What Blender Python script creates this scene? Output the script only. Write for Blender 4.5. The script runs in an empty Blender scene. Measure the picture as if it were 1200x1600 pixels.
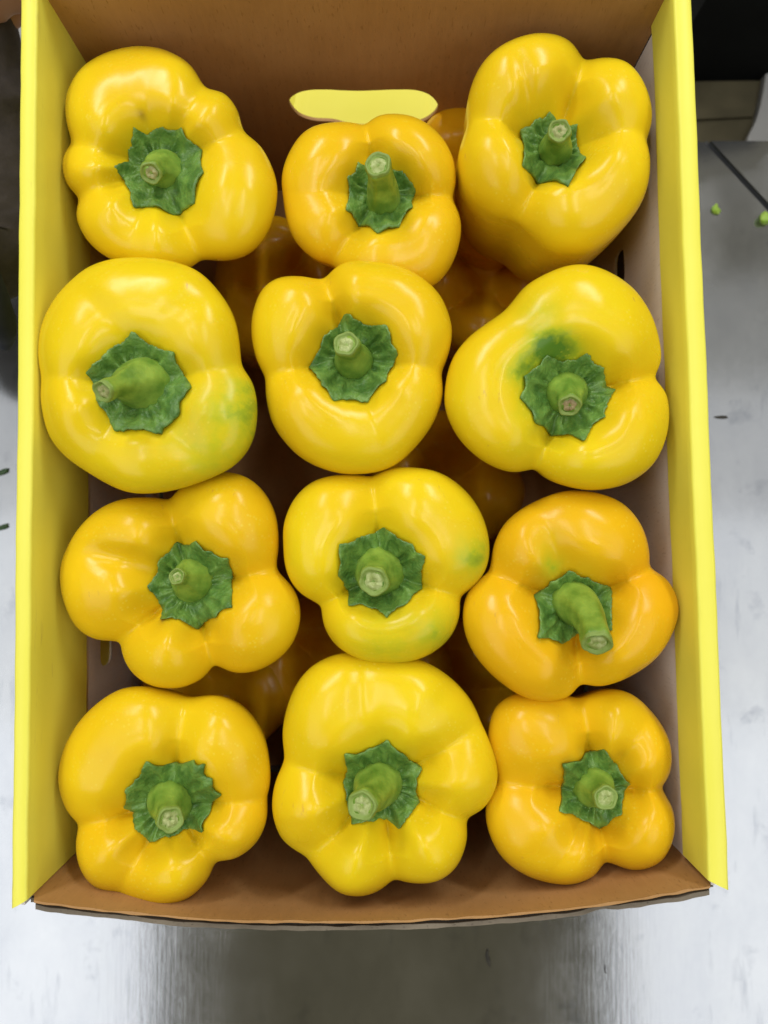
import bpy, bmesh, math, random
from mathutils import Vector, noise
from mathutils.geometry import tessellate_polygon

random.seed(7)
S = bpy.context.scene
COL = S.collection

# ------------------------------------------------------------------ camera
CAM_Z, TILT, F = 0.53, math.radians(3.0), 1200.0
cam = bpy.data.objects.new('camera', bpy.data.cameras.new('camera'))
COL.objects.link(cam)
cam.location = (0, 0, CAM_Z)
cam.rotation_euler = (TILT, 0, 0)
cam.data.sensor_fit = 'HORIZONTAL'
cam.data.sensor_width = 36
cam.data.lens = 36
cam.data.clip_start = 0.01
cam.data.clip_end = 60
cam.data.dof.use_dof = True
cam.data.dof.focus_distance = 0.345
cam.data.dof.aperture_fstop = 11
S.camera = cam

# ------------------------------------------------------------------ world, lamps, exposure
W = bpy.data.worlds.new('World')
S.world = W
W.use_nodes = True
bg = W.node_tree.nodes['Background']
bg.inputs[0].default_value = (1.0, 0.82, 0.30, 1)
bg.inputs[1].default_value = 0.13
S.view_settings.view_transform = 'Standard'
S.view_settings.look = 'None'
S.view_settings.exposure = -0.22
S.view_settings.gamma = 1.0
S.cycles.use_denoising = True
S.cycles.max_bounces = 10
S.cycles.diffuse_bounces = 6


def area(name, loc, target, sx, sy, power, color=(1, 1, 1), roll=0.0):
    d = bpy.data.lights.new(name, 'AREA')
    d.shape = 'RECTANGLE'
    d.size, d.size_y = sx, sy
    d.energy = power
    d.color = color
    o = bpy.data.objects.new(name, d)
    COL.objects.link(o)
    o.location = loc
    z = (Vector(loc) - Vector(target)).normalized()
    y = Vector((math.sin(roll), math.cos(roll), 0))
    x = y.cross(z).normalized()
    y = z.cross(x)
    m = __import__('mathutils').Matrix((x, y, z)).transposed()
    o.rotation_euler = m.to_euler()
    return o


# two twin-tube fluorescent fixtures of the packing hall, behind the box
for fx in (-0.88, 0.90):
    for dx in (-.075, .075):
        area('ceiling_or_fill_tube', (fx + dx, 1.85, 1.62), (0, 0.0, 0.1), 0.05, 1.2, 11.5, (1.0, 0.985, 0.96))
# added unseen fill tubes above the worktop, to brighten the right inner wall
for fx in (-0.50, 0.42):
    area('ceiling_or_fill_tube', (fx, .45, 2.1), (fx * .4, 0.1, 0.1), 0.06, 1.2, 9.5, (1.0, 0.99, 0.97))
# added unseen light panels, gapped and graded to shape the reflections in the steel
for sx, x0, x1 in ((-1, .74, 2.6), (1, .74, 2.6)):
    for y0, y1, L in ((.92, 1.4, .14), (.55, .92, .45), (.12, .55, 1.05), (-.55, .12, 1.70), (-2.3, -.55, 2.2)):
        if sx < 0:
            L = max(L * 1.12, .55 if y0 > .9 else 1.05)
        cx, cy = sx * (x0 + x1) / 2, (y0 + y1) / 2
        area('added_light_panel', (cx, cy, 2.0), (cx, cy, 0), x1 - x0, y1 - y0, L * math.pi * (x1 - x0) * (y1 - y0), (0.96, 0.98, 1.0))


# ------------------------------------------------------------------ helpers
CT, ST = math.cos(TILT), math.sin(TILT)


def at(px, py, z):
    """photo pixel (1200x1600) -> world point on the horizontal plane z"""
    x, y = (px - 600) / F, (800 - py) / F
    dy, dz = y * CT + ST, y * ST - CT
    t = (z - CAM_Z) / dz
    return Vector((x * t, dy * t, z))


def tag(o, label=None, cat=None, group=None, kind=None):
    for k, v in (('label', label), ('category', cat), ('group', group), ('kind', kind)):
        if v:
            o[k] = v
    return o


def empty(name, loc):
    o = bpy.data.objects.new(name, None)
    o.empty_display_size = 0.02
    o.location = loc
    COL.objects.link(o)
    return o


def mesh_obj(name, verts, faces, mat, parent=None, smooth=True, loc=None):
    me = bpy.data.meshes.new(name)
    me.from_pydata([tuple(v) for v in verts], [], faces)
    me.update()
    bm = bmesh.new()
    bm.from_mesh(me)
    bmesh.ops.recalc_face_normals(bm, faces=bm.faces)
    bm.to_mesh(me)
    bm.free()
    if smooth:
        for p in me.polygons:
            p.use_smooth = True
    if mat:
        me.materials.append(mat)
    o = bpy.data.objects.new(name, me)
    if loc is not None:
        o.location = loc
    COL.objects.link(o)
    if parent:
        o.parent = parent
    return o


def smoothstep(a, b, x):
    t = max(0.0, min(1.0, (x - a) / (b - a)))
    return t * t * (3 - 2 * t)


def nz(x, y, z, s=1.0):
    return noise.noise(Vector((x * s, y * s, z * s)))


# ------------------------------------------------------------------ materials
def new_mat(name):
    m = bpy.data.materials.new(name)
    m.use_nodes = True
    nt = m.node_tree
    return m, nt, nt.nodes, nt.links, nt.nodes['Principled BSDF']


def N(nt, typ, **kw):
    n = nt.nodes.new(typ)
    for k, v in kw.items():
        if k.startswith('i_'):
            key = k[2:]
            n.inputs[int(key) if key.isdigit() else key].default_value = v
        else:
            setattr(n, k, v)
    return n


def mixc(nt, fac, a, b):
    n = nt.nodes.new('ShaderNodeMix')
    n.data_type = 'RGBA'
    for sock, v in ((n.inputs[0], fac), (n.inputs[6], a), (n.inputs[7], b)):
        if hasattr(v, 'links'):
            nt.links.new(v, sock)
        else:
            sock.default_value = v if not isinstance(v, tuple) or len(v) == 4 else (*v, 1)
    return n.outputs[2]


def ramp(nt, src, p0, p1, c0=(0, 0, 0, 1), c1=(1, 1, 1, 1)):
    r = nt.nodes.new('ShaderNodeValToRGB')
    r.color_ramp.elements[0].position = p0
    r.color_ramp.elements[0].color = c0
    r.color_ramp.elements[1].position = p1
    r.color_ramp.elements[1].color = c1
    nt.links.new(src, r.inputs[0])
    return r.outputs[0]


def coords(nt, scale=(1, 1, 1), kind='Object'):
    tc = nt.nodes.new('ShaderNodeTexCoord')
    mp = nt.nodes.new('ShaderNodeMapping')
    mp.inputs['Scale'].default_value = scale
    nt.links.new(tc.outputs[kind], mp.inputs[0])
    return mp.outputs[0]


def noise_tex(nt, scale, detail=3, vec=None, rough=0.5):
    n = N(nt, 'ShaderNodeTexNoise')
    n.inputs['Scale'].default_value = scale
    n.inputs['Detail'].default_value = detail
    n.inputs['Roughness'].default_value = rough
    nt.links.new(vec if vec else coords(nt), n.inputs['Vector'])
    return n.outputs[0]


def bump(nt, h, strength, dist, bsdf, prev=None):
    b = N(nt, 'ShaderNodeBump')
    b.inputs['Strength'].default_value = strength
    b.inputs['Distance'].default_value = dist
    nt.links.new(h, b.inputs['Height'])
    if prev:
        nt.links.new(prev, b.inputs['Normal'])
    nt.links.new(b.outputs[0], bsdf.inputs['Normal'])
    return b.outputs[0]


def mat_pepper():
    m, nt, nd, lk, b = new_mat('pepper_skin')
    at_ = N(nt, 'ShaderNodeAttribute', attribute_name='pigment')
    sep = N(nt, 'ShaderNodeSeparateColor')
    lk.new(at_.outputs['Color'], sep.inputs[0])
    v = coords(nt)
    n1 = noise_tex(nt, 26, 3, v)
    n2 = noise_tex(nt, 140, 2, v)
    y = mixc(nt, ramp(nt, n1, .35, .7), (.75, .565, .010), (.73, .515, .009))
    o = mixc(nt, sep.outputs[1], y, (.72, .305, .006))
    gm = N(nt, 'ShaderNodeMath', operation='MULTIPLY')
    add = N(nt, 'ShaderNodeMath', operation='ADD', i_1=.10)
    lk.new(ramp(nt, noise_tex(nt, 95, 4, coords(nt, (1, 1, .5)), .65), .28, .72, (.35,) * 3 + (1,), (1.5,) * 3 + (1,)), add.inputs[0])
    lk.new(sep.outputs[0], gm.inputs[0])
    lk.new(add.outputs[0], gm.inputs[1])
    g1 = mixc(nt, ramp(nt, gm.outputs[0], 0.0, .55), o, (.42, .47, .02))
    g2 = mixc(nt, ramp(nt, gm.outputs[0], .45, 1.0), g1, (.10, .22, .022))
    c = mixc(nt, sep.outputs[2], g2, (.16, .07, .02))
    # pale pinprick pores and a few dry scuffs in the skin
    vor = N(nt, 'ShaderNodeTexVoronoi')
    vor.inputs['Scale'].default_value = 420
    lk.new(v, vor.inputs['Vector'])
    pm = N(nt, 'ShaderNodeMath', operation='MULTIPLY')
    lk.new(ramp(nt, vor.outputs['Distance'], .12, .30, (1, 1, 1, 1), (0, 0, 0, 1)), pm.inputs[0])
    lk.new(ramp(nt, noise_tex(nt, 60, 2, v), .45, .7, (0, 0, 0, 1), (.45, .45, .45, 1)), pm.inputs[1])
    c = mixc(nt, pm.outputs[0], c, (.78, .64, .08))
    sm = N(nt, 'ShaderNodeMath', operation='MULTIPLY')
    lk.new(ramp(nt, noise_tex(nt, 330, 4, coords(nt, (1, .4, 1))), .66, .74), sm.inputs[0])
    lk.new(ramp(nt, noise_tex(nt, 38, 2, v), .58, .68, (0, 0, 0, 1), (.55, .55, .55, 1)), sm.inputs[1])
    c = mixc(nt, sm.outputs[0], c, (.50, .27, .05))
    lk.new(c, b.inputs['Base Color'])
    lk.new(ramp(nt, n1, .2, .8, (.19,) * 3 + (1,), (.32,) * 3 + (1,)), b.inputs['Roughness'])
    b.inputs['IOR'].default_value = 1.44
    b.inputs['Specular IOR Level'].default_value = .30
    b.inputs['Subsurface Weight'].default_value = 0.13
    b.inputs['Subsurface Radius'].default_value = (1.0, .45, .06)
    b.inputs['Subsurface Scale'].default_value = 0.006
    p = bump(nt, noise_tex(nt, 900, 2, v), .05, .0004, b)
    bump(nt, noise_tex(nt, 70, 2, v), .10, .003, b, p)
    return m


def mat_green(name, dark, light, scale, bumps, rough=.5, attr=False):
    m, nt, nd, lk, b = new_mat(name)
    v = coords(nt)
    n1 = noise_tex(nt, scale, 4, v)
    c = mixc(nt, ramp(nt, n1, .35, .68), dark, light)
    lk.new(c, b.inputs['Base Color'])
    b.inputs['Roughness'].default_value = rough
    b.inputs['Subsurface Weight'].default_value = .08
    b.inputs['Subsurface Scale'].default_value = .003
    p = bump(nt, noise_tex(nt, scale * 3, 3, v), bumps, .0012, b)
    if attr:
        bump(nt, noise_tex(nt, 330, 3, coords(nt, (1, 1, .12))), .35, .0012, b, p)
    return m


def mat_cut():
    m, nt, nd, lk, b = new_mat('cut_stem')
    n1 = noise_tex(nt, 380, 3)
    at_ = N(nt, 'ShaderNodeAttribute', attribute_name='ring')
    sep = N(nt, 'ShaderNodeSeparateColor')
    lk.new(at_.outputs['Color'], sep.inputs[0])
    pith = mixc(nt, ramp(nt, n1, .38, .62), (.25, .31, .08), (.42, .48, .20))
    tan = mixc(nt, ramp(nt, n1, .38, .62), (.20, .14, .06), (.38, .30, .15))
    oi = N(nt, 'ShaderNodeObjectInfo')
    core = mixc(nt, sep.outputs[1], pith, tan)
    lk.new(mixc(nt, sep.outputs[0], core, (.19, .28, .05)), b.inputs['Base Color'])
    b.inputs['Roughness'].default_value = .6
    bump(nt, n1, .4, .001, b)
    return m


def mat_card(name, c0, c1, flute_axis=None, rough=.75, fl=.12, scale=60):
    m, nt, nd, lk, b = new_mat(name)
    v = coords(nt)
    n1 = noise_tex(nt, scale * .25, 4, v, .6)
    fib = noise_tex(nt, 900, 2, coords(nt, (1, 1, .25)))
    c = mixc(nt, ramp(nt, n1, .3, .72), c0, c1)
    fb2 = noise_tex(nt, 420, 3, coords(nt, (1, 1, .12)), .7)
    c = mixc(nt, ramp(nt, fb2, .40, .75, (0, 0, 0, 1), (.13, .13, .13, 1)), c, tuple(min(1, x * 1.45) for x in c1))
    sp = mixc(nt, ramp(nt, fib, .62, .75), c, tuple(x * .86 for x in c0))
    lk.new(sp, b.inputs['Base Color'])
    b.inputs['Roughness'].default_value = rough
    p = bump(nt, fib, .08, .0006, b)
    if flute_axis:
        w = N(nt, 'ShaderNodeTexWave', wave_type='BANDS', bands_direction=flute_axis)
        w.inputs['Scale'].default_value = 45
        w.inputs['Distortion'].default_value = .6
        lk.new(v, w.inputs['Vector'])
        bump(nt, w.outputs[1], fl, .0008, b, p)
    return m


def mat_yellow(name='yellow_print', k=1.0):
    m, nt, nd, lk, b = new_mat(name)
    v = coords(nt)
    n1 = noise_tex(nt, 14, 4, v, .6)
    n2 = noise_tex(nt, 260, 2, coords(nt, (1, .06, 1)))
    c = mixc(nt, ramp(nt, n1, .3, .75), (.80 * k, .765 * k, .105), (.77 * k, .73 * k, .080))
    c = mixc(nt, ramp(nt, n2, .70, .80), c, (.70 * k, .64 * k, .06))
    n3 = noise_tex(nt, 190, 4, coords(nt, (1, .12, 1)), .7)
    n4 = noise_tex(nt, 11, 2, v)
    m3 = N(nt, 'ShaderNodeMath', operation='MULTIPLY')
    lk.new(ramp(nt, n3, .62, .70), m3.inputs[0])
    lk.new(ramp(nt, n4, .50, .62, (0, 0, 0, 1), (.6, .6, .6, 1)), m3.inputs[1])
    c = mixc(nt, m3.outputs[0], c, (.50, .43, .10))
    lk.new(c, b.inputs['Base Color'])
    b.inputs['Roughness'].default_value = .42
    b.inputs['Specular IOR Level'].default_value = .35
    bump(nt, n1, .06, .002, b)
    return m


def mat_plain(name, c0, c1, scale=40, rough=.6, metal=0.0, b_=.1, bd=.001):
    m, nt, nd, lk, b = new_mat(name)
    n1 = noise_tex(nt, scale, 4)
    lk.new(mixc(nt, ramp(nt, n1, .3, .7), c0, c1), b.inputs['Base Color'])
    b.inputs['Roughness'].default_value = rough
    b.inputs['Metallic'].default_value = metal
    bump(nt, n1, b_, bd, b)
    return m


def mat_steel():
    m, nt, nd, lk, b = new_mat('brushed_steel')
    v = coords(nt)
    br = noise_tex(nt, 60, 4, coords(nt, (9, .35, 1)), .65)
    br2 = noise_tex(nt, 30, 5, coords(nt, (3.0, .5, 1)), .6)
    sm = noise_tex(nt, 11, 6, coords(nt, (1, .6, 1)), .66)
    sm2 = noise_tex(nt, 34, 4, v, .6)
    c = mixc(nt, ramp(nt, sm, .3, .7), (.345, .36, .395), (.455, .468, .492))
    c = mixc(nt, ramp(nt, br2, .60, .76), c, (.32, .335, .368))
    c = mixc(nt, ramp(nt, sm2, .60, .78), c, (.28, .295, .33))
    lk.new(c, b.inputs['Base Color'])
    b.inputs['Metallic'].default_value = .92
    lk.new(ramp(nt, sm, .3, .7, (.09,) * 3 + (1,), (.19,) * 3 + (1,)), b.inputs['Roughness'])
    p = bump(nt, br, .07, .0004, b)
    bump(nt, sm, .03, .006, b, p)
    return m


M_PEP = mat_pepper()
M_CALYX = mat_green('calyx_green', (.066, .160, .026), (.160, .300, .052), 170, .7, .42)
M_STEM = mat_green('stem_green', (.120, .235, .022), (.27, .41, .055), 120, .22, .42, True)
M_CUT = mat_cut()
M_BROWN = mat_card('kraft_liner', (.335, .172, .055), (.42, .235, .090), 'X', fl=.10)
M_WHITE = mat_card('bleached_liner', (.78, .73, .70), (.84, .80, .78), 'Y', fl=.05)
M_EDGE = mat_card('torn_board_edge', (.085, .068, .048), (.20, .165, .12))
M_CORE_SHADE = mat_card('flute_core_and_shade', (.015, .011, .008), (.035, .026, .018))  # near-black also carries the painted-in shade of the vent holes
M_YEL = mat_yellow()
M_STEEL = mat_steel()
M_BLACK = mat_plain('black_plastic', (.003, .0035, .0035), (.005, .006, .006), 30, .9)
M_BLACK.node_tree.nodes['Principled BSDF'].inputs['Specular IOR Level'].default_value = .15

# ------------------------------------------------------------------ steel table
def slab(name, pts, z0, z1, mat, parent=None):
    n = len(pts)
    v = [(p[0], p[1], z1) for p in pts] + [(p[0], p[1], z0) for p in pts]
    f = [tuple(range(n)), tuple(range(2 * n - 1, n - 1, -1))]
    f += [(i, (i + 1) % n, n + (i + 1) % n, n + i) for i in range(n)]
    return mesh_obj(name, v, f, mat, parent, smooth=False)


A = at(1100, 222, 0); B = at(1212, 343, 0)          # seam line, near worktop side
d = (B - A).normalized()
Bfar = A + d * 0.9
perp = Vector((d.y, -d.x, 0))
if perp.x < 0:
    perp = -perp
back_y = at(1100, 222, 0).y
t = empty('steel_table', (0, 0, 0))
tag(t, 'brushed stainless steel worktop under the box of yellow peppers', 'table')
slab('tabletop', [(-1.1, -1.0), (1.0, -1.0), (1.0, Bfar.y if Bfar.x > 1.0 else Bfar.y), (A.x + d.x * .75, A.y + d.y * .75), (A.x, A.y), (-1.1, back_y)],
     -.03, 0, M_STEEL, t)
# rolled lip along the diagonal seam
g = .0045
p0, p1 = A + perp * .0005, A + d * .75 + perp * .0005
lip = slab('edge_lip', [(p0.x, p0.y), (p1.x, p1.y), (p1.x + perp.x * g, p1.y + perp.y * g), (p0.x + perp.x * g, p0.y + perp.y * g)],
           -.03, -.004, mat_plain('dark_sealant', (.03, .032, .034), (.05, .052, .055), 80, .6), t)
t2 = empty('steel_table', (0, 0, 0))
tag(t2, 'second steel worktop meeting the first along a dark diagonal seam', 'table')
q0, q1 = A + perp * (g + .001), A + d * .75 + perp * (g + .001)
slab('tabletop', [(q0.x, back_y), (q1.x, q1.y), (q1.x + .9, q1.y), (q1.x + .9, back_y)], -.03, .0015, M_STEEL, t2)

fl = slab('floor', [(-4, -4), (4, -4), (4, 4), (-4, 4)], -.9, -.85, mat_plain('grey_floor', (.42, .42, .42), (.52, .52, .52), 6, .6))
tag(fl, kind='structure')

# ------------------------------------------------------------------ cardboard box
RIM = .20
box = empty('cardboard_box', (0, 0, 0))
tag(box, 'open yellow cardboard box with brown inside holding twelve yellow bell peppers on top', 'box')
LOb, LOf = at(33, -26, RIM), at(17, 1421, RIM)
LIb, LIf = at(60, -26, RIM), at(42, 1407, RIM)
ROb, ROf = at(1080, -26, RIM), at(1140, 1392, RIM)
RIb, RIf = at(1051, -26, RIM), at(1107, 1376, RIM)


def prism_hole(name, origin, ux, uy, un, outer, holes, thick, mat, parent):
    """flat board with real holes; outer/holes are 2-D loops in (ux, uy), thickness along un"""
    loops = [outer] + holes
    flat = [p for l in loops for p in l]
    tris = tessellate_polygon([[Vector((p[0], p[1], 0)) for p in l] for l in loops])
    n = len(flat)
    v = [origin + ux * p[0] + uy * p[1] for p in flat] + [origin + ux * p[0] + uy * p[1] + un * thick for p in flat]
    f = [tuple(x) for x in tris] + [(a + n, c + n, b + n) for a, b, c in tris]
    s = 0
    for l in loops:
        k = len(l)
        f += [(s + i, s + (i + 1) % k, n + s + (i + 1) % k, n + s + i) for i in range(k)]
        s += k
    return mesh_obj(name, v, f, mat, parent, smooth=False)


def oval(cx, cy, w, h, n=28, wob=0.0):
    """stadium-like loop"""
    out = []
    for i in range(n):
        a = -2 * math.pi * i / n
        ca, sa = math.cos(a), math.sin(a)
        e = 2 / 3.2
        x = w / 2 * math.copysign(abs(ca) ** e, ca)
        y = h / 2 * math.copysign(abs(sa) ** e, sa)
        out.append((cx + x + wob * nz(i * .7, 1.3, 0), cy + y + wob * nz(i * .6, 7.7, 0)))
    return out


UP = Vector((0, 0, 1))


def side(Ib, If, Ob, Of, flap_depth, sgn, holes):
    dirv = (If - Ib).normalized()
    L = (If - Ib).length
    out = Vector((-dirv.y, dirv.x, 0))
    if out.x * sgn < 0:
        out = -out
    base = Ib + out * .0026
    base = Vector((base.x, base.y, .003))
    H = RIM - .004
    L += .0055
    prism_hole('inner_board', base, dirv, UP, out, [(-.0, 0), (L - .002, 0), (L - .002, H - .003), (0, H - .003)], holes, .0015, M_WHITE, box)
    # outer board
    do = (Of - Ob).normalized()
    Lo = (Of - Ob).length
    bo = Vector((Ob.x, Ob.y, .0015)) - out * .0034
    prism_hole('core_shade_layer', base + out * .0018, dirv, UP, out, [(0, 0), (L - .002, 0), (L - .002, H - .005), (0, H - .005)], [], .0004, M_CORE_SHADE, box)  # dark backing sheet, stands for the shade inside the vent holes
    prism_hole('outer_board', bo, do, UP, out, [(0, 0), (Lo - .003, 0), (Lo - .003, H - .004), (0, H - .004)], [], .0016, M_YEL, box)
    # flap folded over the rim
    nu = 60
    prof_n = []
    verts, faces = [], []
    rows = 0
    for i in range(nu + 1):
        u = i / nu
        pi_, po = Ib.lerp(If, u), Ob.lerp(Of, u)
        wv = .0006 * nz(u * 5, sgn * 3, .2) + .00025 * nz(u * 31, sgn * 3, .7)
        w = (po - pi_)
        fd = flap_depth + .0012 * nz(u * 6, 9.1, sgn)
        r = .0012
        loop = []
        def pt(s, z):
            return pi_ + w * s + out * wv + UP * z
        wl = max(w.length, 1e-4)
        rs = r / wl
        # inner face, rounded rim, outer face, then back again inside (closed thin sheet)
        loop += [pt(.02 , -fd), pt(.0, -fd * .55), pt(0, -fd * .2), pt(0, -r)]
        loop += [pt(rs * .3, -r * .3), pt(rs, 0)]
        loop += [pt(.5, .0004), pt(1 - rs, 0), pt(1 - rs * .3, -r * .3), pt(1, -r), pt(1, -.05)]
        ti = .0011 / wl
        loop += [pt(1 - ti, -.05), pt(1 - ti, -r * 1.6), pt(.5, -r * 1.2), pt(ti, -r * 1.6), pt(ti, -fd * .55), pt(ti + .02, -fd)]
        rows = len(loop)
        verts += loop
    for i in range(nu):
        for j in range(rows):
            a, b = i * rows + j, i * rows + (j + 1) % rows
            faces.append((a, b, b + rows, a + rows))
    faces.append(tuple(range(rows)))
    faces.append(tuple(range(nu * rows + rows - 1, nu * rows - 1, -1)))
    o = mesh_obj('rim_flap', verts, faces, M_YEL, box, smooth=True)
    md = o.modifiers.new('split', 'EDGE_SPLIT')
    md.split_angle = math.radians(50)
    return dirv, out


def along(Ib, If, px, py, z):
    dirv = (If - Ib).normalized()
    return (at(px, py, z) - Ib).dot(dirv)


zL, zR = .100, .100
hl = [oval(along(LIb, LIf, 172, 1010, zL), zL + .0, .020, .017), oval(along(LIb, LIf, 172, 480, zL), zL, .020, .017)]
hr = [oval(along(RIb, RIf, 958, 425, zR), zR, .022, .018), oval(along(RIb, RIf, 985, 1010, zR), zR, .022, .018)]
side(LIb, LIf, LOb, LOf, .063, -1, hl)
side(RIb, RIf, ROb, ROf, .028, +1, hr)

# back wall with the hand hole
bw0 = Vector((LIb.x, LIb.y, .003))
bdir = (RIb - LIb).normalized()
bn = Vector((-bdir.y, bdir.x, 0))
if bn.y < 0:
    bn = -bn
Lb = (RIb - LIb).length
# hand hole centre: where the photo shows it on this plane
def on_back(px, py):
    x, y = (px - 600) / F, (800 - py) / F
    dv = Vector((x, y * CT + ST, y * ST - CT))
    o_ = Vector((0, 0, CAM_Z))
    tt = (bw0 - o_).dot(bn) / dv.dot(bn)
    return o_ + dv * tt
hole_pts = [(452, 159), (462, 147), (482, 141), (510, 140), (530, 141), (560, 142), (590, 141), (618, 140), (650, 141), (672, 149), (684, 164), (678, 178), (660, 190), (630, 197), (590, 199), (550, 197), (520, 190), (490, 188), (466, 179)]
hl2 = []
for p in hole_pts:
    w = on_back(*p) - bw0
    hl2.append((w.dot(bdir), w.z))
hs_ = []
for i in range(len(hl2)):
    p0, p1, p2, p3 = (hl2[(i + k - 1) % len(hl2)] for k in range(4))
    for q_ in range(4):
        t_ = q_ / 4
        hs_.append(tuple(.5 * (2 * p1[a] + (p2[a] - p0[a]) * t_ + (2 * p0[a] - 5 * p1[a] + 4 * p2[a] - p3[a]) * t_ ** 2 + (3 * p1[a] - p0[a] - 3 * p2[a] + p3[a]) * t_ ** 3) for a in (0, 1)))
hl2 = hs_[::-1]
prism_hole('back_wall', bw0, bdir, UP, bn, [(-.002, 0), (Lb + .002, 0), (Lb + .002, RIM - .003), (-.002, RIM - .003)], [hl2], .0018, M_BROWN, box)
xs = [p[0] for p in hl2]; zs = [p[1] for p in hl2]
fl_x0, fl_x1, fl_z = min(xs), max(xs), min(zs)
# added yellow flap filling the hand hole, tilted outward to catch the lamps
v, f = [], []
nseg = 14
for i in range(nseg + 1):
    u = i / nseg
    e = math.sqrt(max(0, 1 - (2 * u - 1) ** 6))
    for k, (dd, hh) in enumerate(((0, -.006), (.034, -.003 - .003 * e))):
        p = bw0 + bdir * (fl_x0 - .004 + (fl_x1 - fl_x0 + .008) * u) + UP * (fl_z + hh) + bn * (.0045 + dd * (.55 + .45 * e if k else 1))
        v.append(p); v.append(p - UP * .0015)
for i in range(nseg):
    a = i * 4
    f += [(a, a + 2, a + 6, a + 4), (a + 1, a + 5, a + 7, a + 3), (a + 2, a + 3, a + 7, a + 6), (a, a + 4, a + 5, a + 1)]
f += [(0, 1, 3, 2), (nseg * 4, nseg * 4 + 2, nseg * 4 + 3, nseg * 4 + 1)]
mesh_obj('added_hole_flap', v, f, M_YEL, box, smooth=False)

# bottom board
slab('bottom_board', [(LIb.x, LIb.y), (RIb.x, RIb.y), (RIf.x, RIf.y), (LIf.x, LIf.y)], .0015, .0028, M_BROWN, box)

# front wall: bowed outward
F0, F1 = at(43, 1409, RIM), at(1119, 1386, RIM)
fdir = (F1 - F0).normalized()
fn = Vector((fdir.y, -fdir.x, 0))
if fn.y > 0:
    fn = -fn
LF = (F1 - F0).length


def front_pt(u, z, off, top_noise=0.0):
    s = 2 * u - 1
    bow = .0112 * max(0, 1 - abs(s) ** 2.2)
    vz = z / RIM
    bulge = .0085 * max(0, 1 - s * s) ** 1.5 * math.sin(math.pi * min(1, vz) ** 1.6)
    basefall = 1 if vz > .5 else .35 + .65 * smoothstep(0, .5, vz)
    return F0 + fdir * (u * LF) + fn * (bow * basefall + bulge + off) + UP * (z - RIM)


def front_layer(name, off0, off1, topf, mat, nu=130, nv=16):
    verts, faces = [], []
    for i in range(nu + 1):
        u = -.010 + 1.020 * i / nu
        top = topf(u) - (.006 if u < 0 or u > 1 else 0)
        for j in range(nv + 1):
            z = .003 + (top - .003) * j / nv
            ex = .0006 * nz(u * 30, off0 * 900, 3) if j == nv else 0
            verts.append(front_pt(u, z, off0 + ex))
        for j in range(nv, -1, -1):
            z = .003 + (top - .003) * j / nv
            ex = .0006 * nz(u * 30, off1 * 900, 4) if j == nv else 0
            verts.append(front_pt(u, z, off1 + ex))
    r = 2 * (nv + 1)
    for i in range(nu):
        for j in range(r):
            a, b = i * r + j, i * r + (j + 1) % r
            faces.append((a, b, b + r, a + r))
    faces.append(tuple(range(r)))
    faces.append(tuple(range(nu * r + r - 1, nu * r - 1, -1)))
    o = mesh_obj(name, verts, faces, mat, box)
    md = o.modifiers.new('split', 'EDGE_SPLIT')
    md.split_angle = math.radians(45)
    return o


front_layer('front_wall', 0, .0009, lambda u: RIM - .002 + .0011 * nz(u * 9, 2, 5) + .0006 * nz(u * 40, 2, 8), M_BROWN)
front_layer('core_shade_layer', .00095, .0024, lambda u: RIM - .0055 + .0008 * nz(u * 60, 4, 5), M_CORE_SHADE)
front_layer('outer_liner', .00245, .0043, lambda u: RIM - .0035 + .0014 * nz(u * 11, 6, 5) + .0007 * nz(u * 50, 6, 8) - .003 * smoothstep(.80, .83, u) * (1 - smoothstep(.84, .86, u)), M_EDGE)


# ------------------------------------------------------------------ peppers
NT = 200


def polar_R(pts2, cx, cy, smooth_deg=2.8):
    """closed outline (world xy) -> smoothed radius for NT angles about (cx, cy)"""
    n = len(pts2)
    dense = []
    for i in range(n):                                   # Catmull-Rom through the traced points
        p0, p1, p2, p3 = (pts2[(i + k - 1) % n] for k in range(4))
        for s in range(12):
            t_ = s / 12
            q = []
            for a in (0, 1):
                q.append(.5 * (2 * p1[a] + (p2[a] - p0[a]) * t_ + (2 * p0[a] - 5 * p1[a] + 4 * p2[a] - p3[a]) * t_ ** 2 + (3 * p1[a] - p0[a] - 3 * p2[a] + p3[a]) * t_ ** 3))
            dense.append(q)
    pol = sorted((math.atan2(q[1] - cy, q[0] - cx) % (2 * math.pi), math.hypot(q[0] - cx, q[1] - cy)) for q in dense)
    pol = [(pol[-1][0] - 2 * math.pi, pol[-1][1])] + pol + [(pol[0][0] + 2 * math.pi, pol[0][1])]
    raw = []
    k = 0
    for i in range(NT):
        th = 2 * math.pi * i / NT
        while pol[k + 1][0] < th:
            k += 1
        a, b = pol[k], pol[k + 1]
        w = 0 if b[0] == a[0] else (th - a[0]) / (b[0] - a[0])
        raw.append(a[1] + (b[1] - a[1]) * w)
    sg = smooth_deg / 360 * NT
    out = []
    R_ = int(sg * 3) + 1
    for i in range(NT):
        s = w = 0
        for j in range(-R_, R_ + 1):
            e = math.exp(-(j / sg) ** 2 / 2)
            s += raw[(i + j) % NT] * e
            w += e
        out.append(s / w)
    return out


def angdiff(a, b):
    return (a - b + math.pi) % (2 * math.pi) - math.pi


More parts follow.
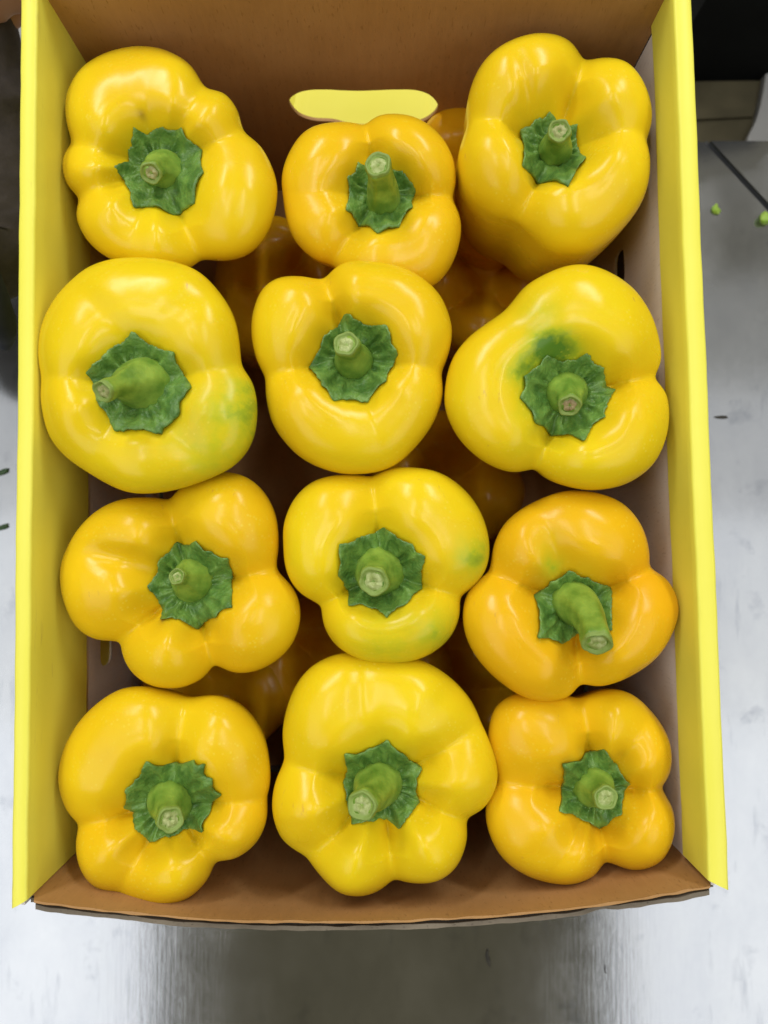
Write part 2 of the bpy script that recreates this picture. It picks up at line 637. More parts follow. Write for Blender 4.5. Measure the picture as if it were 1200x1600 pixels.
def pepper(z_eq, outline, calyx_c, furrows, calyx_pts=None, stem=None, label=None, group=None, lean=.45, taper=.50, H=.085,
           greens=(), scars=(), orange=.2, hs=None, dc=None, seed=0, rp=.63, world=False, bulge_low=0.0, dents=()):
    if world:
        P2 = [(p[0], p[1]) for p in outline]
    else:
        P2 = [tuple(at(p[0], p[1], z_eq)[:2]) for p in outline]
    area_r = sum(math.hypot(p[0] - P2[0][0], p[1] - P2[0][1]) for p in P2) / len(P2)
    mx = sum(p[0] for p in P2) / len(P2); my = sum(p[1] for p in P2) / len(P2)
    Rm = sum(math.hypot(p[0] - mx, p[1] - my) for p in P2) / len(P2)
    hs = hs or .43 * Rm
    dc = dc or .445 * Rm
    z_cav = z_eq + hs - dc
    if world:
        C3 = Vector((mx, my, z_cav))
    else:
        C3 = at(calyx_c[0], calyx_c[1], z_cav + .004)
    ax = Vector((-C3.x, -C3.y, 0)) / (CAM_Z - C3.z) * lean            # xy drift of the axis per metre of height

    def ctr(z):
        return Vector((C3.x + ax.x * (z - C3.z), C3.y + ax.y * (z - C3.z)))

    c_eq = ctr(z_eq)
    R = polar_R(P2, c_eq.x, c_eq.y)
    fur = []
    for fu in furrows:
        if world:
            fur.append((fu[0], fu[1], .30))
        else:
            q = at(fu[0], fu[1], z_eq)
            fur.append((math.atan2(q.y - c_eq.y, q.x - c_eq.x), fu[2], fu[3] if len(fu) > 3 else .30))

    def groove(th):
        g = 0
        for a, k, w in fur:
            dth = angdiff(th, a)
            cusp = math.exp(-(math.sqrt(dth * dth + .0009) - .03) / .11)
            e = k * (.62 * math.exp(-(dth / (w * 1.25)) ** 2) + .38 * min(1, k) * cusp)
            g += e ** 2.4
        return g ** (1 / 2.4)

    G = [groove(2 * math.pi * i / NT) for i in range(NT)]
    # fullness of each lobe: centre of lobe a little higher than its flanks
    def Rat(i, rho):
        k = smoothstep(.15, .95, rho)
        return (Rm * .92) * (1 - k) + R[i] * k

    def top_z(i, rho):
        th = 2 * math.pi * i / NT
        g = G[i]
        h = hs * (1 - .54 * g * smoothstep(.18, .5, rho)) * (1 + .10 * nz(math.cos(th) * 1.3, math.sin(th) * 1.3, seed * 3.1))
        if rho >= rp:
            q = (rho - rp) / (1 - rp)
            return z_eq + h * math.sqrt(max(0, 1 - q ** 2.05))
        q = (rp - rho) / rp
        s = .5 - .5 * math.cos(math.pi * min(1, q * 1.18))
        inner = (g * .0058 - (1 - min(1, g * 1.6)) * .0020) * math.exp(-((rho - .42) / .15) ** 2)
        return z_eq + h - (h - (hs - dc)) * s - inner

    c0 = Vector((c_eq.x, c_eq.y, max(.003, z_eq - H)))
    root = empty('bell_pepper', c0)
    tag(root, label, 'bell pepper', group)

    verts, pig = [], []
    rhos = []
    n_in, n_out = 22, 26
    for j in range(n_in):
        rhos.append(.03 + (rp - .03) * j / n_in)
    for j in range(n_out + 1):
        rhos.append(rp + (1 - rp) * math.sin(math.pi / 2 * j / n_out))
    gw = [(at(g_[0], g_[1], z_eq + hs * .75) if not world else None, g_[2] / 3400, g_[3]) for g_ in greens]
    dn = [(at(g_[0], g_[1], z_eq + hs * .75), g_[2] / 3400, g_[3] / 3400, math.radians(g_[4]), g_[5]) for g_ in dents]
    sw = [(at(g_[0], g_[1], z_eq + hs * .75) if not world else None, g_[2] / 3400, g_[3]) for g_ in scars]

    def put(x, y, z, below):
        w = .0008 * nz(x + seed, y, z, 32) + .00035 * nz(x, y + seed, z, 85)
        if not below:
            for p, la, lb, an, dep in dn:                      # oblong dents: along, across, image angle, depth
                ex, ey = x - p.x, y - p.y
                u_ = ex * math.cos(an) - ey * math.sin(an)
                v_ = ex * math.sin(an) + ey * math.cos(an)
                w -= dep * math.exp(-(u_ / la) ** 2 - (v_ / lb) ** 2)
        verts.append(Vector((x, y, z + w)) - c0)
        gr = sum(k * math.exp(-((x - p.x) ** 2 + (y - p.y) ** 2) / r ** 2) for p, r, k in gw)
        sc = sum(k * math.exp(-((x - p.x) ** 2 + (y - p.y) ** 2) / r ** 2) for p, r, k in sw)
        orr = orange + .35 * nz(x, y, z + seed, 22) * .6 + below * .45
        pig.append((max(0, min(1, gr)), max(0, min(1, orr)), max(0, min(1, sc)), 1))

    for rho in rhos:
        for i in range(NT):
            th = 2 * math.pi * i / NT
            z = top_z(i, rho)
            r = Rat(i, rho) * rho
            r *= 1 - .035 * G[i] * smoothstep(.6, 1, rho)
            c = ctr(z)
            put(c.x + r * math.cos(th), c.y + r * math.sin(th), z, 0)
    n_low = 26
    for j in range(1, n_low + 1):
        q = j / n_low
        ph = q * math.pi / 2 * .97
        z = z_eq - H * math.sin(ph) ** 1.0
        rr = math.cos(ph) ** taper
        for i in range(NT):
            th = 2 * math.pi * i / NT
            r = R[i] * (1 - q * .25) + Rm * q * .25
            r *= rr * (1 - .035 * G[i] * (1 - .6 * q)) * (1 + bulge_low * math.sin(math.pi * q))
            c = ctr(z)
            put(c.x + r * math.cos(th), c.y + r * math.sin(th), z, min(1, q * 1.6))
    rows = len(rhos) + n_low
    faces = []
    for j in range(rows - 1):
        for i in range(NT):
            a, b = j * NT + i, j * NT + (i + 1) % NT
            faces.append((a, b, b + NT, a + NT))
    ct, cb = len(verts), len(verts) + 1
    c = ctr(z_cav)
    verts.append(Vector((c.x, c.y, z_cav)) - c0); pig.append(pig[0])
    c = ctr(z_eq - H)
    verts.append(Vector((c.x, c.y, z_eq - H)) - c0); pig.append(pig[-2])
    for i in range(NT):
        faces.append((ct, (i + 1) % NT, i))
        faces.append((cb, (rows - 1) * NT + i, (rows - 1) * NT + (i + 1) % NT))
    body = mesh_obj('flesh', verts, faces, M_PEP, root)
    ca = body.data.color_attributes.new('pigment', 'FLOAT_COLOR', 'POINT')
    for i, p in enumerate(pig):
        ca.data[i].color = p

    # ---------------- calyx: crinkled green collar lying in the hollow
    if calyx_pts:
        def surf(x, y):
            """height of the flesh under the point (x, y)"""
            z = z_cav + .002
            for _ in range(4):
                c_ = ctr(z)
                ii = int(round((math.atan2(y - c_.y, x - c_.x) % (2 * math.pi)) / (2 * math.pi) * NT)) % NT
                d_ = math.hypot(x - c_.x, y - c_.y)
                rho = min(.9, d_ / Rm)
                for _ in range(5):
                    rho = min(.9, d_ / Rat(ii, rho))
                z = top_z(ii, rho)
            return z

        rng = random.Random(seed)
        cc = at(calyx_c[0], calyx_c[1], z_cav + .004)
        cpts = []
        for p in calyx_pts:
            q = at(p[0], p[1], z_cav + .005)
            zz = z_cav + .005
            for _ in range(16):
                zz = .6 * zz + .4 * (surf(q.x, q.y) + .0030)
                q = at(p[0], p[1], zz)
            cpts.append(q)
        poly = sorted((math.atan2(q.y - cc.y, q.x - cc.x), math.hypot(q.x - cc.x, q.y - cc.y)) for q in cpts)
        n = len(poly)

        def cr(th):
            for k in range(n):
                a, b = poly[k], poly[(k + 1) % n]
                span = (b[0] - a[0]) % (2 * math.pi)
                dth = (th - a[0]) % (2 * math.pi)
                if dth <= span:
                    x1, y1 = a[1], 0
                    x2, y2 = b[1] * math.cos(span), b[1] * math.sin(span)
                    den = (math.cos(dth) * (y2 - y1) - math.sin(dth) * (x2 - x1))
                    rr = (x1 * (y2 - y1) - y1 * (x2 - x1)) / den
                    q = dth / span
                    return rr * (1 - .06 * math.sin(math.pi * q)), q, k
            return poly[0][1], 0, 0

        NA, NR = 180, 18
        v, f = [], []
        nr = rng.choice((13, 15, 16))
        po = rng.random() * 6
        for layer in (0, 1):
            for j in range(NR + 1):
                q = .12 + .88 * j / NR
                for i in range(NA):
                    th = 2 * math.pi * i / NA
                    rr, qq, kk = cr(th)
                    r = rr * q * (1 + (.05 * nz(math.cos(th) * 5, math.sin(th) * 5, seed) + .03 * nz(math.cos(th) * 13, math.sin(th) * 13, seed)) * q)
                    x, y = cc.x + r * math.cos(th), cc.y + r * math.sin(th)
                    zb = surf(x, y)
                    cr_w = math.exp(-((q - .70) / .24) ** 2)
                    ridge = math.sin(nr * th + po + 3.4 * nz(math.cos(th) * 1.6, math.sin(th) * 1.6, seed) + 1.5 * nz(x, y, seed, 90)) * (.55 + 1.1 * nz(math.cos(th) * 1.9, math.sin(th) * 1.9, seed + 4)) * 1.25
                    ridge = math.copysign(abs(ridge) ** .8, ridge)
                    crk = .0014 * ridge * cr_w + .0013 * nz(x, y, seed, 170) * q
                    collar = .0016 * math.exp(-((q - .52) / .12) ** 2)
                    tip = .0012 * (q ** 6) * (abs(2 * qq - 1) ** 3)
                    z = zb + .0031 + crk + collar - tip - .0006 * max(0, q - .9) * 10
                    if layer:
                        z -= .0020
                    v.append(Vector((x, y, z)) - c0)
        per = (NR + 1) * NA
        for layer in (0, 1):
            for j in range(NR):
                for i in range(NA):
                    a, b = layer * per + j * NA + i, layer * per + j * NA + (i + 1) % NA
                    f.append((a, b, b + NA, a + NA))
        for i in range(NA):
            a, b = NR * NA + i, NR * NA + (i + 1) % NA
            f.append((a, b, b + per, a + per))
            f.append((i, (i + 1) % NA, (i + 1) % NA + per, i + per))
        mesh_obj('calyx', v, f, M_CALYX, root)

    # ---------------- stem: curved tapering stalk with a cut end
    if stem:
        (bx, by, br), (tx, ty, tr), length, bend, tan = stem
        zb = z_cav + .002
        p0 = at(bx, by, zb + .004); p0.z = zb - .004
        p2 = at(tx, ty, zb + length)
        r0, r1 = .98 * br / F * (CAM_Z - zb), 1.04 * tr / F * (CAM_Z - zb - length)
        mid = p0.lerp(p2, .5)
        side_ = Vector((p2.y - p0.y, -(p2.x - p0.x), 0))
        p1 = Vector((p0.x * .75 + p2.x * .25, p0.y * .75 + p2.y * .25, p0.z + (p2.z - p0.z) * .62)) + side_ * bend
        NSEG, NC = 30, 40
        v, f = [], []
        rng = random.Random(seed + 99)
        ph = rng.random() * 6
        prevx = Vector((1, 0, 0))
        rings = []
        for j in range(NSEG + 1):
            s = j / NSEG
            c = p0 * (1 - s) ** 2 + p1 * 2 * s * (1 - s) + p2 * s * s
            tg = ((p1 - p0) * (1 - s) + (p2 - p1) * s).normalized()
            xa = (prevx - tg * prevx.dot(tg)).normalized()
            prevx = xa
            ya = tg.cross(xa)
            # dome-like foot, waist, slightly flared cut
            rad = r1 + (r0 - r1) * (1 - smoothstep(.08, .80, s)) ** .9
            rad *= 1 + .06 * math.exp(-((s - .93) / .06) ** 2) * 1.0
            if s < .10:
                rad *= .93 + .07 * s / .10
            for i in range(NC):
                th = 2 * math.pi * i / NC
                rd = rad * (1 + .060 * math.cos(5 * th + ph) * smoothstep(.15, .6, s) + .03 * math.cos(2 * th + ph) + .04 * nz(math.cos(th) * 1.5, math.sin(th) * 1.5, s * 4 + seed))
                w = 0
                if j == NSEG:
                    w = .0006 * nz(math.cos(th) * 3, math.sin(th) * 3, seed)
                v.append(c + xa * rd * math.cos(th) + ya * rd * math.sin(th) + tg * w - c0)
            rings.append((c, tg, xa, ya, rad))
        for j in range(NSEG):
            for i in range(NC):
                a, b = j * NC + i, j * NC + (i + 1) % NC
                f.append((a, b, b + NC, a + NC))
        f.append(tuple(range(NC - 1, -1, -1)))
        f.append(tuple(range(NSEG * NC, NSEG * NC + NC)))
        st = mesh_obj('stem', v, f, M_STEM, root)
        c, tg, xa, ya, rad = rings[-1]
        v, f, rc = [], [], []
        prof = [(1.03, -.0008, 1), (1.0, .0004, 1), (.90, .0008, .9), (.78, .0001, 1.0), (.66, -.0006, .75), (.54, -.0003, .05), (.36, .0003, 0), (.2, -.0002, .1), (.05, -.0006, .5)]
        for (k, hgt, g_) in prof:
            for i in range(NC):
                th = 2 * math.pi * i / NC
                rd = rad * k * (1 + .045 * math.cos(5 * th + ph) + .03 * math.cos(2 * th + ph) + .05 * nz(math.cos(th) * 2, math.sin(th) * 2, k * 3 + seed))
                hh = hgt + .0006 * nz(math.cos(th) * 2, math.sin(th) * 2, k * 5 + seed) + .0005
                v.append(c + xa * rd * math.cos(th) + ya * rd * math.sin(th) + tg * hh - c0)
                rc.append((g_, tan, 0, 1))
        for j in range(len(prof) - 1):
            for i in range(NC):
                a, b = j * NC + i, j * NC + (i + 1) % NC
                f.append((a, b, b + NC, a + NC))
        f.append(tuple(range((len(prof) - 1) * NC, len(prof) * NC)))
        ce = mesh_obj('cut_end', v, f, M_CUT, st)
        ca = ce.data.color_attributes.new('ring', 'FLOAT_COLOR', 'POINT')
        for i, p in enumerate(rc):
            ca.data[i].color = p
    return root


TOPG = 'yellow bell peppers in the top layer of the box'
pepper(.170, [(220, 72), (262, 80), (300, 105), (322, 138), (350, 146), (372, 172), (384, 206), (410, 230), (430, 275), (433, 312), (421, 360), (395, 395), (360, 411), (318, 411), (298, 424), (240, 428), (180, 410), (140, 380), (118, 338), (122, 312), (105, 290), (98, 257), (103, 235), (112, 224), (104, 190), (106, 150), (127, 110), (167, 82)],
       (247, 262), [(322, 138, .4, .2), (385, 208, .65), (316, 412, 1.0), (121, 312, .6, .2), (110, 226, .5, .2), (195, 420, .4), (222, 72, .25)],
       [(207, 197), (243, 196), (281, 196), (315, 230), (316, 265), (304, 315), (268, 332), (208, 320), (177, 258), (196, 225)],
       ((257, 262, 37), (236, 270, 16), .022, 0, .5),
       'six lobed yellow bell pepper in the far left corner of the box', TOPG, lean=.8, scars=[(221, 178, 6, .5)], seed=1, orange=.12)
pepper(.168, [(440, 300), (441, 270), (455, 235), (480, 205), (520, 193), (553, 191), (568, 193), (590, 181), (620, 180), (655, 190), (688, 215), (708, 250), (714, 285), (711, 310), (721, 345), (718, 380), (705, 415), (683, 442), (650, 455), (600, 460), (550, 448), (518, 418), (492, 408), (463, 380), (447, 345)],
       (595, 305), [(568, 192, .9), (711, 311, 1.0), (518, 417, .9), (446, 310, .4)],
       [(560, 252), (543, 275), (540, 325), (560, 350), (590, 362), (625, 352), (645, 320), (650, 295), (630, 265), (605, 248)],
       ((600, 316, 29), (591, 258, 20), .034, .1, 0.0),
       'small yellow bell pepper below the yellow hand hole with long upright stem', TOPG, lean=.55, seed=2, orange=.34)
pepper(.172, [(860, 63), (892, 70), (913, 92), (945, 93), (977, 107), (1001, 140), (1015, 178), (1016, 205), (1010, 226), (1014, 265), (1004, 312), (980, 350), (942, 384), (900, 399), (850, 391), (806, 353), (765, 338), (728, 300), (714, 250), (726, 196), (728, 160), (745, 115), (775, 85), (815, 68)],
       (866, 232), [(913, 90, 1.0), (725, 197, .8), (806, 354, 1.0), (1011, 226, .6)],
       [(862, 171), (903, 192), (918, 243), (890, 288), (845, 283), (818, 255), (815, 200), (838, 183)],
       ((868, 236, 28), (874, 205, 17), .026, 0, .3),
       'yellow bell pepper in the far right corner showing its orange side below', TOPG, lean=.05, taper=.36, H=.085, dc=.024, dents=[(824, 150, 55, 12, 75, .0028), (900, 150, 50, 12, 108, .0022)], seed=3, orange=.12)
pepper(.190, [(215, 403), (265, 408), (310, 425), (345, 460), (368, 500), (377, 545), (381, 573), (397, 598), (403, 640), (395, 690), (370, 725), (335, 745), (290, 762), (240, 771), (195, 768), (150, 747), (103, 715), (77, 680), (64, 630), (63, 590), (58, 555), (65, 510), (85, 470), (120, 430), (165, 408)],
       (213, 598), [(381, 573, .6), (62, 590, .5), (130, 740, .35, .4), (320, 755, .2, .4)],
       [(204, 517), (268, 548), (298, 602), (280, 645), (250, 678), (175, 673), (150, 630), (131, 580), (165, 545)],
       ((226, 598, 46), (162, 611, 17), .028, .1, .35),
       'large smooth yellow bell pepper with a green blush on its right side', TOPG, lean=.8, dents=[(300, 470, 80, 22, -45, .0012), (150, 480, 80, 20, 45, .0014), (290, 690, 60, 20, 50, .0014)], greens=[(392, 622, 40, .42), (350, 690, 95, .30)], seed=4, orange=.0, hs=.019, dc=.015)
pepper(.182, [(393, 525), (396, 490), (410, 455), (435, 436), (470, 432), (503, 433), (530, 414), (570, 410), (615, 416), (650, 430), (685, 460), (703, 500), (706, 530), (699, 565), (692, 584), (693, 620), (675, 665), (645, 705), (610, 733), (565, 742), (520, 738), (470, 715), (430, 670), (415, 625), (411, 592), (399, 562)],
       (552, 560), [(503, 432, .9, .2), (411, 592, .8), (692, 584, .6), (605, 738, .4, .4)],
       [(536, 488), (565, 500), (605, 505), (623, 553), (605, 590), (575, 628), (520, 625), (500, 600), (482, 572), (505, 525)],
       ((554, 566, 32), (541, 538, 19), .026, 0, 0.0),
       'yellow bell pepper second from the back in the middle column', TOPG, lean=.5, seed=5, orange=.2)
pepper(.184, [(905, 415), (945, 425), (985, 450), (1015, 490), (1033, 540), (1035, 572), (1026, 588), (1043, 615), (1045, 650), (1037, 690), (1015, 730), (975, 757), (925, 766), (880, 760), (852, 750), (833, 737), (800, 741), (760, 725), (720, 690), (697, 645), (695, 610), (705, 565), (730, 530), (762, 505), (784, 490), (799, 474), (822, 447), (865, 424)],
       (888, 618), [(1026, 588, 1.1), (833, 738, 1.1), (798, 480, .12, .4)],
       [(855, 553), (890, 560), (920, 550), (945, 575), (962, 608), (945, 650), (915, 688), (865, 680), (838, 660), (815, 620), (820, 585)],
       ((885, 610, 38), (890, 633, 17), .020, 0, 1.0),
       'three lobed yellow bell pepper with dark green smears beside its stem', TOPG, lean=.6, greens=[(864, 540, 22, .50), (892, 548, 20, .40), (850, 552, 24, .4), (826, 588, 22, .50), (806, 585, 20, .25), (840, 495, 34, .20), (845, 560, 46, .30), (826, 640, 26, .25), (835, 690, 40, .12)], seed=6, orange=.0)
pepper(.173, [(95, 905), (98, 870), (120, 830), (150, 800), (190, 780), (240, 774), (264, 776), (285, 755), (330, 739), (370, 740), (405, 760), (430, 800), (438, 850), (438, 888), (464, 922), (471, 960), (460, 1000), (435, 1030), (400, 1050), (365, 1054), (337, 1043), (320, 1062), (280, 1076), (235, 1070), (203, 1048), (187, 1020), (183, 1004), (150, 1003), (120, 982), (103, 945)],
       (295, 914), [(264, 774, 1.1), (439, 890, 1.1), (337, 1045, 1.2), (184, 1005, 1.1), (110, 862, .35, .25)],
       [(275, 848), (304, 846), (330, 862), (355, 872), (361, 950), (335, 965), (308, 984), (275, 968), (248, 968), (228, 915), (245, 875)],
       ((301, 906, 38), (277, 901, 12), .023, 0, 0.0),
       'deeply creased yellow bell pepper with a short pointed stem by the left wall', TOPG, lean=.6, scars=[(247, 969, 5, .9)], dents=[(190, 872, 60, 17, 8, .0045)], seed=7, orange=.26)
pepper(.176, [(443, 840), (445, 815), (460, 780), (490, 752), (535, 740), (568, 740), (582, 741), (605, 730), (645, 730), (690, 740), (730, 770), (755, 810), (765, 855), (760, 892), (740, 920), (724, 934), (719, 967), (700, 1000), (665, 1025), (620, 1036), (570, 1032), (530, 1012), (508, 985), (500, 960), (496, 947), (465, 925), (447, 890)],
       (596, 895), [(581, 741, .85), (724, 933, 1.0), (497, 948, 1.1)],
       [(530, 850), (562, 838), (600, 822), (645, 850), (664, 870), (662, 920), (635, 945), (605, 965), (575, 950), (545, 945), (527, 900)],
       ((592, 892, 42), (584, 908, 22), .024, 0, 0.0),
       'yellow bell pepper in the middle with faint green patches right and below its stem', TOPG, lean=.5, greens=[(745, 872, 36, .5), (690, 985, 34, .38), (610, 1000, 50, .30)], seed=8, orange=.02)
pepper(.175, [(880, 767), (930, 770), (972, 787), (1002, 822), (1017, 862), (1019, 884), (1045, 905), (1060, 945), (1050, 985), (1025, 1025), (985, 1055), (940, 1074), (906, 1074), (893, 1091), (858, 1098), (820, 1090), (775, 1060), (740, 1020), (723, 975), (726, 930), (746, 903), (761, 888), (770, 850), (790, 815), (827, 786)],
       (898, 947), [(1019, 885, 1.0), (905, 1075, 1.2), (760, 892, 1.0), (835, 785, .4, .3)],
       [(890, 890), (925, 905), (958, 917), (960, 985), (925, 992), (880, 1008), (842, 997), (836, 930), (862, 910)],
       ((893, 938, 36), (933, 1004, 22), .034, -.25, 0.0),
       'orange tinged yellow bell pepper with a long curved stem leaning toward the viewer', TOPG, lean=.5, greens=[(864, 886, 18, .40), (852, 850, 24, .15)], dents=[(868, 858, 40, 22, 60, .0022)], seed=9, orange=.48)
pepper(.172, [(92, 1225), (95, 1190), (110, 1150), (140, 1110), (185, 1078), (230, 1072), (275, 1080), (297, 1086), (340, 1085), (380, 1105), (410, 1145), (422, 1190), (425, 1225), (421, 1245), (419, 1280), (402, 1315), (372, 1340), (340, 1348), (327, 1373), (297, 1400), (250, 1415), (210, 1409), (183, 1399), (150, 1387), (125, 1352), (117, 1312), (119, 1288), (102, 1265)],
       (265, 1255), [(119, 1288, 1.0), (422, 1245, .8), (341, 1348, .8), (184, 1400, .75), (297, 1085, .75, .2)],
       [(227, 1192), (262, 1195), (300, 1190), (318, 1195), (328, 1220), (342, 1245), (325, 1275), (315, 1302), (270, 1308), (232, 1318), (205, 1285), (190, 1265), (195, 1235)],
       ((263, 1252, 38), (266, 1280, 19), .025, 0, .1),
       'yellow bell pepper in the near left corner of the box', TOPG, dents=[(205, 335, 50, 14, -55, .002)], lean=.45, seed=10, orange=.25)
pepper(.172, [(430, 1215), (441, 1183), (440, 1140), (455, 1085), (482, 1045), (525, 1022), (580, 1018), (650, 1028), (700, 1055), (740, 1095), (765, 1150), (777, 1195), (775, 1232), (757, 1265), (734, 1280), (732, 1312), (715, 1350), (682, 1375), (645, 1382), (616, 1379), (598, 1392), (568, 1400), (530, 1392), (497, 1366), (474, 1341), (440, 1312), (427, 1275), (425, 1243)],
       (598, 1227), [(440, 1184, .8), (734, 1279, 1.0), (616, 1379, 1.1), (474, 1342, .9), (755, 1125, .8, .3), (590, 1020, .25)],
       [(538, 1180), (575, 1172), (605, 1157), (630, 1178), (661, 1202), (652, 1225), (655, 1255), (622, 1297), (580, 1285), (548, 1290), (540, 1260), (536, 1225)],
       ((592, 1226, 38), (566, 1258, 22), .033, .1, 0.0),
       'tall yellow bell pepper in the middle of the nearest row', TOPG, dents=[(565, 1065, 60, 16, 88, .0016), (700, 1085, 60, 18, -40, .0016)], lean=.35, seed=11, orange=.03, taper=.42)
pepper(.167, [(762, 1140), (775, 1102), (810, 1082), (855, 1078), (900, 1086), (940, 1077), (980, 1080), (1015, 1105), (1040, 1145), (1048, 1185), (1045, 1213), (1037, 1230), (1052, 1265), (1050, 1305), (1030, 1343), (990, 1360), (946, 1351), (925, 1372), (880, 1381), (830, 1372), (785, 1340), (760, 1292), (757, 1250), (772, 1218), (762, 1180)],
       (932, 1235), [(903, 1085, .95, .2), (1037, 1230, 1.0), (946, 1353, 1.1), (772, 1219, 1.0), (842, 1376, .45, .25), (1015, 1105, .55, .25)],
       [(880, 1195), (915, 1180), (947, 1173), (965, 1195), (987, 1228), (975, 1270), (940, 1297), (905, 1280), (875, 1270), (878, 1230)],
       ((928, 1230, 34), (946, 1246, 17), .023, 0, 0.0),
       'squat orange tinged yellow bell pepper in the near right corner of the box', TOPG, lean=.45, scars=[(885, 1190, 10, .3), (938, 1300, 8, .45), (972, 1180, 8, .2)], seed=12, orange=.42)

# ---- lower layer, seen through the gaps
LOWG = 'yellow bell peppers in the lower layer of the box'
low = [
    ((432, 440), .045, 'lower orange yellow pepper showing between the two left columns near the back', .064),
    ((762, 428), .043, 'lower orange pepper showing under the far right corner pepper', .068),
    ((752, 262), .045, 'lower orange pepper peeking out left of the far right corner pepper', .088),
    ((700, 760), .046, 'lower dark orange pepper in the gap right of the middle column', .056),
    ((500, 1050), .044, 'lower reddish brown pepper in the gap above the near middle pepper', .062),
    ((715, 1090), .045, 'lower pepper in the shaded gap above the near right pepper', .058),
    ((338, 1082), .044, 'lower pepper peeking out under the deeply creased left pepper', .066),
]
for k, (p, r, lb, z_eq) in enumerate(low):
    rng = random.Random(200 + k)
    c = at(p[0], p[1], z_eq + .02)
    a0 = rng.random() * 6
    nl = rng.choice((3, 4, 4))
    pts = [(c.x + r * (1 + .07 * math.cos(nl * t_ + a0) + .03 * rng.uniform(-1, 1)) * math.cos(t_),
            c.y + r * (1 + .07 * math.cos(nl * t_ + a0) + .03 * rng.uniform(-1, 1)) * math.sin(t_)) for t_ in [2 * math.pi * i / 22 for i in range(22)]]
    fu = [((math.pi - a0 + 2 * math.pi * i) / nl, .9) for i in range(nl)]
    pepper(z_eq, pts, None, fu, label=lb, group=LOWG, seed=40 + k, orange=.7, world=True, H=z_eq - .004, lean=0, dc=.014)

# ------------------------------------------------------------------ crumbs on the table
M_BIT = mat_green('pepper_flesh_bit', (.22, .42, .03), (.42, .58, .10), 150, .3)
M_BITD = mat_green('dark_leaf_bit', (.02, .06, .015), (.05, .12, .03), 150, .3)
M_DARK = mat_plain('dried_scrap', (.02, .018, .015), (.05, .045, .035), 200, .8)


def bit(name, px, py, w, h, rot, mat, label, cat, seed, th=.6, group=None):
    c = at(px, py, 0)
    bm = bmesh.new()
    bmesh.ops.create_icosphere(bm, subdivisions=3, radius=1)
    for q in bm.verts:
        n_ = 1 + .35 * nz(q.co.x + seed, q.co.y, q.co.z, 1.4) + .12 * nz(q.co.x, q.co.y + seed, q.co.z, 4)
        x, y, z = q.co.x * w / 2 * n_, q.co.y * h / 2 * n_, q.co.z * min(w, h) / 2 * th * n_
        x += .25 * w * (y / h * 2) ** 2
        q.co = (x * math.cos(rot) - y * math.sin(rot), x * math.sin(rot) + y * math.cos(rot), max(z + min(w, h) / 2 * th * .85, .0003))
    me = bpy.data.meshes.new(name)
    bm.to_mesh(me); bm.free()
    for p in me.polygons:
        p.use_smooth = True
    me.materials.append(mat)
    o = bpy.data.objects.new(name, me)
    o.location = (c.x, c.y, 0)
    COL.objects.link(o)
    return tag(o, label, cat, group)


CG = 'pepper scraps on the steel table'
bit('pepper_scrap', 1117, 329, .0052, .0068, .5, M_BIT, 'small pale green pepper scrap on steel right beside the box', 'scrap', 1, group=CG)
bit('pepper_scrap', 1192, 345, .009, .0085, .9, M_BIT, 'larger bright green pepper scrap at the right below the seam', 'scrap', 2, .8, CG)
bit('leaf_scrap', 2, 739, .010, .0035, .4, M_BITD, 'dark green leaf scrap left of the box, upper of two', 'scrap', 3, .6, CG)
bit('leaf_scrap', 1, 825, .011, .0034, .35, M_BITD, 'dark green leaf scrap left of the box, lower of two', 'scrap', 4, .6, CG)
bit('leaf_scrap', 1126, 652, .009, .0024, .0, M_DARK, 'dark fleck touching the right side of the box', 'scrap', 5, .3, CG)
bit('leaf_scrap', 762, 1497, .0026, .0105, .15, M_DARK, 'thin dark scrap lying in the shaded table area in front', 'scrap', 6, .5, CG)
bit('leaf_scrap', 945, 1514, .0011, .0062, .1, M_DARK, 'tiny dark splinter on the bright steel at lower right', 'scrap', 7, .5, CG)

# ------------------------------------------------------------------ things behind the table edge, top right
zc = -.12
cb = empty('carton', (0, 0, zc))
tag(cb, 'dim olive brown carton behind the table edge at upper right', 'carton')
M_OLIVE = mat_plain('olive_card', (.060, .050, .024), (.100, .085, .045), 30, .8)
q = [at(1040, 128, zc), at(1190, 126, zc), at(1168, 232, zc), at(1040, 236, zc)]
slab('carton_body', [(p.x, p.y) for p in q], zc - .3, zc, M_OLIVE, None).parent = cb
cb.children[0].location = (0, 0, -zc)
r_ = [at(1040, 176, zc), at(1178, 172, zc), at(1172, 186, zc), at(1040, 192, zc)]
o = slab('lid_flap', [(p.x, p.y) for p in r_], zc + .001, zc + .004, M_OLIVE, cb)
o.location = (0, 0, -zc)
bc = empty('black_crate', (0, 0, zc))
tag(bc, 'black plastic crate in shade beyond the carton at upper right', 'crate')
q = [at(1030, -60, zc), at(1290, -60, zc), at(1290, 104, zc), at(1194, 122, zc), at(1030, 124, zc)]
slab('crate_body', [(p.x, p.y) for p in q], zc - .3, .26, M_BLACK, bc).location = (0, 0, -zc)  # body made tall so it blocks light and shades the steel
tb = empty('plastic_tub', (0, 0, zc))
tag(tb, 'pale grey plastic tub edge beside the olive carton at far right', 'tub')
loop = [at(1158, 236, zc), at(1166, 215, zc), at(1176, 196, zc), at(1183, 172, zc), at(1188, 148, zc), at(1192, 118, zc), at(1300, 112, zc), at(1300, 236, zc)]
slab('tub_body', [(p.x, p.y) for p in loop], zc - .25, zc + .006, mat_plain('grey_plastic', (.36, .36, .36), (.44, .44, .44), 12, .5), tb).location = (0, 0, -zc)

